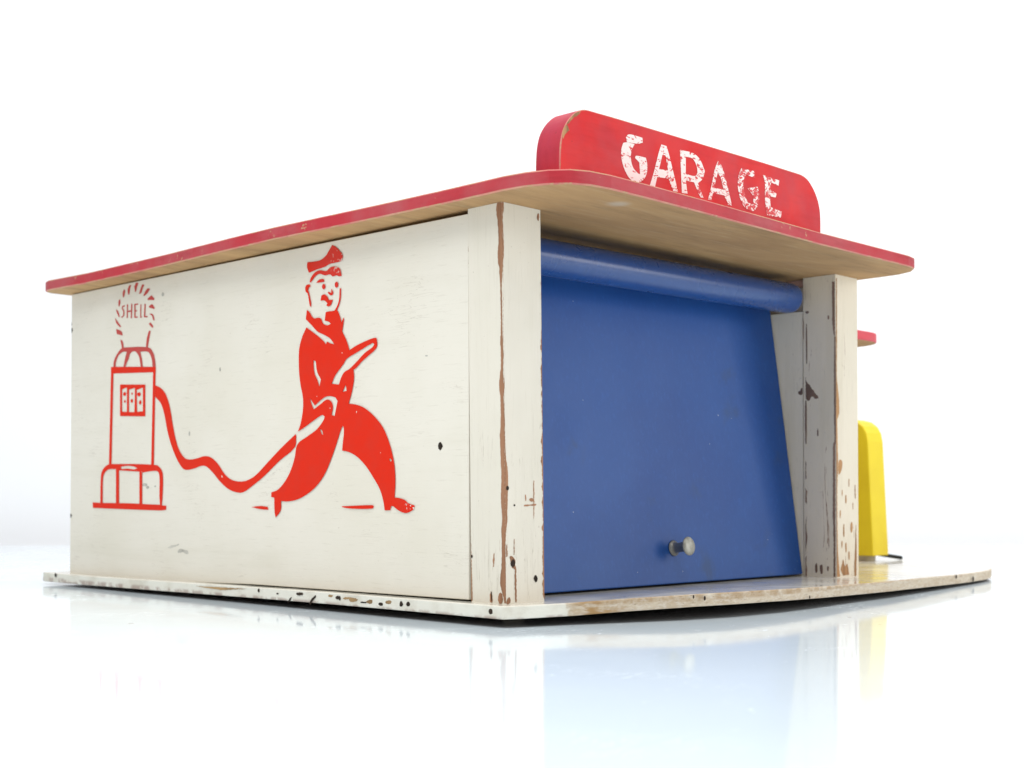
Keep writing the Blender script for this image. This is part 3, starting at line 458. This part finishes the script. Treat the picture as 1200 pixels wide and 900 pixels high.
decals(bm, 'rpost_inner_dark', lambda y, z, e: (217.16 - e, min(y, 17.4), z), 2)
link('corner_post', bm, ['post_worn', 'orange_wood', 'dark_wood', 'grime'], G)

# --- inner door guide, upper strip, right and back walls
bm = bmesh.new(); box(bm, 217.7, 226.4, 17.9, 52, -2, 124.4); bevel(bm, 0.4, 2)
decals(bm, 'guide_wood', lambda y, z, e: (217.6 - e, max(y, 18.0), z), 1)
link('door_guide', bm, ['guide', 'dark_wood'], G)
bm = bmesh.new(); box(bm, 222.5, 226.4, 17.9, 60, 124.6, 136.6); bevel(bm, 0.2, 1); link('guide_cap', bm, ['guide'], G)
bm = bmesh.new(); box(bm, 221.5, 226.4, 17.9, 60, 136.8, 139.9); bevel(bm, 0.2, 1); link('light_gap_strip', bm, ['pink_light'], G)  # added strip, its pink colour stands in for light through the roof gap
bm = bmesh.new(); box(bm, 226.7, 236.4, 17.7, 309.2, -2, 138.6); bevel(bm, 0.25, 1); link('side_wall', bm, ['wood_strip'], G)  # right wall is unseen, browned to cut light bounced onto the pump
bm = bmesh.new(); box(bm, 7.2, 226.5, 302, 309, -2, 139.6); bevel(bm, 0.25, 1); link('back_wall', bm, ['wall'], G)

# --- roof
ro = [(-8.5, 315), (-12.6, 312), (-14.2, 306), (-13.6, 296), (-11.8, 270), (-12.3, 200), (-14.2, 146), (-14.8, 115), (-12.8, 53), (-12.2, 20), (-12.2, -2), (-12.3, -12), (-11.2, -21), (-8.2, -29), (-3.6, -34.6),
      (2.5, -37.6), (12, -38.8), (35, -38.7), (70, -37.8), (108, -36.4), (150, -34.8), (195, -34.6), (222, -34.4), (230, -33.0), (236.5, -28), (240, -20), (241, -8), (241, 120), (241, 313), (238, 317)]
bm = bmesh.new(); prism(bm, ro, 'z', 140.05, 145.1, 1, 2, 0)
bevel(bm, 0.5, 2, 3, 60)
roof = link('roof', bm, ['red_top', 'red_edge', 'underside', 'arris'], G)
# --- sign board on the roof
sp = [(-3.9, 145.0), (-3.8, 150), (-3.4, 154.5), (-2.2, 158.8), (0.2, 162.6), (3.2, 165.5), (6.5, 167.5), (10.5, 168.3), (60, 168.6), (140, 168.6), (146, 167.6), (150.6, 164.6), (154, 160.6), (155.8, 156.5), (156.4, 152), (156.4, 145.0)]
sp = [(p.x, p.y) for p in smooth_loop(sp, 4, 60)]
bm = bmesh.new(); prism(bm, sp, 'y', -30, -18.8, 1, 0, 0)
bevel(bm, 0.4, 2, 2, 60)
decals(bm, 'sign_wood', lambda x, z, e: (x, -30.06 - e, z), 3)
sign = link('sign_board', bm, ['red_sign', 'red_sign_end', 'arris', 'orange_wood'], G)
bm = bmesh.new()
for i, loops in enumerate(SIGN_ART):
    y = -30.08 - 0.004 * i
    fill(bm, loops, lambda u, w: (u, y, w))
link('garage_lettering', bm, ['letter'], sign)

# --- tilted blue door, its roller and knob
TY = 0.139
def dfront(z): return 17.7 + TY * z
bm = bmesh.new(); prism(bm, [(dfront(0.9), 0.9), (dfront(134), 134), (dfront(134) + 4, 134), (dfront(0.9) + 4, 0.9)], 'x', 19.9, 216.9)
bevel(bm, 0.5, 2)
door = link('garage_door', bm, ['door'], G)
bm = bmesh.new(); lathe(bm, [(5.9, 0), (6.9, 0.9), (7.0, 2), (7.0, 187), (6.8, 188.6), (6.0, 190), (4.6, 190.6)], 48)
bm.transform(Matrix.Translation((19.6, 18.6, 127.7)) @ Matrix.Rotation(math.radians(90 - 0.6), 4, 'Y'))
link('door_roller', bm, ['roller'], G, True)
bm = bmesh.new()
lathe(bm, [(3.3, 0), (3.4, 0.5), (2.9, 0.9), (2.2, 1.4), (2.05, 3), (2.05, 9.8), (2.4, 10.6)], 32, 0)
lathe(bm, [(2.5, 10.5), (3.6, 10.9), (3.9, 11.4), (3.9, 12.0), (3.6, 12.5), (1.5, 12.7)], 40, 1)
bm.transform(Matrix.Translation((121.0, dfront(15.6) - 0.1, 15.6)) @ Matrix.Rotation(math.radians(90 - 8), 4, 'X') @ Matrix.Diagonal((1, 1, 0.68, 1)))
link('knob', bm, ['shank', 'knob'], door, True)

# --- low canopy roof at the far side, over the pumps
def rrect(x0, x1, y0, y1, r, n=8):
    out = []
    for cx, cy, a0 in ((x1 - r, y1 - r, 0), (x0 + 1, y1 - 1, 90), (x0 + 1, y0 + 1, 180), (x1 - r, y0 + r, 270)):
        rr = r if cx == x1 - r else 1
        out += [(cx + rr * math.cos(math.radians(a0 + 90 * k / n)), cy + rr * math.sin(math.radians(a0 + 90 * k / n))) for k in range(n + 1)]
    return out
bm = bmesh.new(); prism(bm, rrect(236.6, 338, 38, 190, 22), 'z', 120, 125, 1, 2, 0); bevel(bm, 0.6, 2, 1, 60)
link('canopy', bm, ['red_top', 'red_canopy', 'underside'], G)

# ------------------------------------------------------------------ yellow petrol pump on the forecourt
PZ = warp(404, 100)
Pm = empty('petrol_pump', (404, 100, PZ), 'yellow wooden toy petrol pump with rounded top standing behind the right post', 'petrol pump')
prof = [(82.3, 3.4), (85.6, 72), (86.6, 77), (89, 81.2), (93, 84.2), (98, 85.6), (112, 85.6), (117, 84.2), (120.6, 81), (122.6, 76.5), (123.4, 71), (125.6, 3.4)]
bm = bmesh.new(); prism(bm, prof, 'x', 395, 413.2); bevel(bm, 0.7, 3)
bmesh.ops.translate(bm, verts=bm.verts[:], vec=(0, 0, PZ)); link('pump_body', bm, ['yellow'], Pm)
bm = bmesh.new(); lathe(bm, [(6.8, 0), (7.0, 0.3), (7.0, 3.2), (6.8, 3.5)], 32)
bmesh.ops.translate(bm, verts=bm.verts[:], vec=(404, 94, PZ)); link('base_disc', bm, ['disc'], Pm)
bm = bmesh.new(); lathe(bm, [(0.7, 0), (1.15, 0.5), (1.15, 30), (0.7, 30.5)], 16)
bm.transform(Matrix.Translation((405, 100.6, PZ + 6.0)) @ Vector((23.0, -18.6, -4.6)).to_track_quat('Z', 'X').to_matrix().to_4x4())
link('hose', bm, ['black'], Pm, True)

# ------------------------------------------------------------------ table and backdrop
F = Vector((0.71332, 0.70055, 0)).normalized(); Rt = Vector((0.7007, -0.71346, 0)).normalized()
CAM = Vector((-334.77, -332.74, 37.65))
def cam_pt(r, f, z): return Vector((CAM.x, CAM.y, 0)) + Rt * r + F * f + Vector((0, 0, z))
t = NT('glossy_white_table_top')
c = t.mix(t.ramp(t.noise(6, detail=3), 0.3, 0.7), (0.80, 0.90, 0.955), (0.78, 0.885, 0.945))
sp = t.ramp(t.noise(160, detail=1, loc=(3, 3, 0)), 0.80, 0.81)
c = t.mix(sp, c, (0.45, 0.47, 0.52))
scr = t.noise(500, (0.12, 1.0, 1), 3, 0.6, dist=0.5)
line = t.math('SUBTRACT', 1, t.ramp(t.math('ABSOLUTE', t.math('SUBTRACT', scr, 0.5), 0), 0.0, 0.02))
line = t.math('MULTIPLY', line, t.ramp(t.noise(18, detail=3), 0.52, 0.66))
stk = t.math('MULTIPLY', t.ramp(t.noise(130, (0.35, 0.9, 1), 5, 0.7, loc=(1, 4, 0)), 0.62, 0.72), t.ramp(t.noise(700, (0.3, 1, 1), 3), 0.42, 0.55))
rough = t.math('ADD', t.ramp(t.noise(25, detail=4), 0.3, 0.8, 0.05, 0.11), t.math('ADD', t.math('MULTIPLY', line, 0.25), t.math('MULTIPLY', stk, 0.3)))
M['table'] = t.done(c, rough, t.bump(t.noise(14, detail=2), 0.04, 0.0006), 0.42)
t = NT('matt_white_backdrop')
M['backdrop'] = t.done(t.mix(t.ramp(t.noise(2.2, detail=3), 0.35, 0.7), (0.95, 0.945, 0.95), (0.92, 0.925, 0.945)), 0.9, None, 0.1)

def setting(name, bm, mat):
    o = link(name, bm, [mat]); o['kind'] = 'structure'; return o
bm = bmesh.new(); q = [cam_pt(-1700, -500, 0), cam_pt(1700, -500, 0), cam_pt(1700, 1240, 0), cam_pt(-1700, 1240, 0)]
prism(bm, [(p.x, p.y) for p in q], 'z', -40, -7.6)
tb = setting('table', bm, 'table')
bm = bmesh.new(); q = [cam_pt(-2300, 1275, 0), cam_pt(2300, 1275, 0), cam_pt(2300, 1290, 0), cam_pt(-2300, 1290, 0)]
prism(bm, [(p.x, p.y) for p in q], 'z', -700, 1500)
bd = setting('backdrop', bm, 'backdrop')

# ------------------------------------------------------------------ light
W = bpy.data.worlds.new('World'); bpy.context.scene.world = W; W.use_nodes = True
W.node_tree.nodes['Background'].inputs[0].default_value = (0.985, 0.985, 1.0, 1)
W.node_tree.nodes['Background'].inputs[1].default_value = 0.58
def area(name, loc, target, size, power, col=(1, 1, 1)):
    l = bpy.data.lights.new(name, 'AREA'); l.shape = 'SQUARE'; l.size = size * MM; l.energy = power; l.color = col
    o = bpy.data.objects.new(name, l); C.objects.link(o); o.location = Vector(loc) * MM
    o.rotation_euler = (Vector(target) - Vector(loc)).to_track_quat('-Z', 'Y').to_euler(); return o
area('window_light', (800, -760, 260), (150, 10, 60), 420, 2.6, (1.0, 0.975, 0.94))
area('side_light', (-330, 60, 400), (-310, 50, 0), 260, 0.85, (1.0, 0.995, 0.985))  # unseen softbox, added to whiten the table left of the wall
area('top_light', (-260, -330, 1300), (-60, -60, 0), 900, 10.0, (1.0, 0.995, 0.99))
area('backdrop_fill', cam_pt(250, 500, 1500), cam_pt(250, 1275, 200), 900, 10.5, (1.0, 0.99, 0.99))  # unseen fill, added to push the backdrop to white

# ------------------------------------------------------------------ camera
cd = bpy.data.cameras.new('camera'); cam = bpy.data.objects.new('camera', cd); C.objects.link(cam)
R0 = Vector((0.7006945577, -0.7134613452, -0.0002137085)); U0 = Vector((-0.0141558513, -0.0142020217, 0.999798937)); F0 = Vector((0.7133209296, 0.7005506487, 0.0200509319))
m = Matrix(((R0.x, U0.x, -F0.x, 0), (R0.y, U0.y, -F0.y, 0), (R0.z, U0.z, -F0.z, 0), (0, 0, 0, 1)))
cam.matrix_world = Matrix.Translation(CAM * MM) @ m
cd.sensor_width = 36; cd.lens = 1595.04 / 1200 * 36; cd.shift_y = 98.97 / 1200
cd.clip_start = 0.01; cd.clip_end = 50
cd.dof.use_dof = True; cd.dof.focus_distance = 0.50; cd.dof.aperture_fstop = 22
sc = bpy.context.scene; sc.camera = cam
sc.view_settings.view_transform = 'Standard'; sc.view_settings.look = 'None'; sc.view_settings.exposure = 0; sc.view_settings.gamma = 1
sc.cycles.use_denoising = True
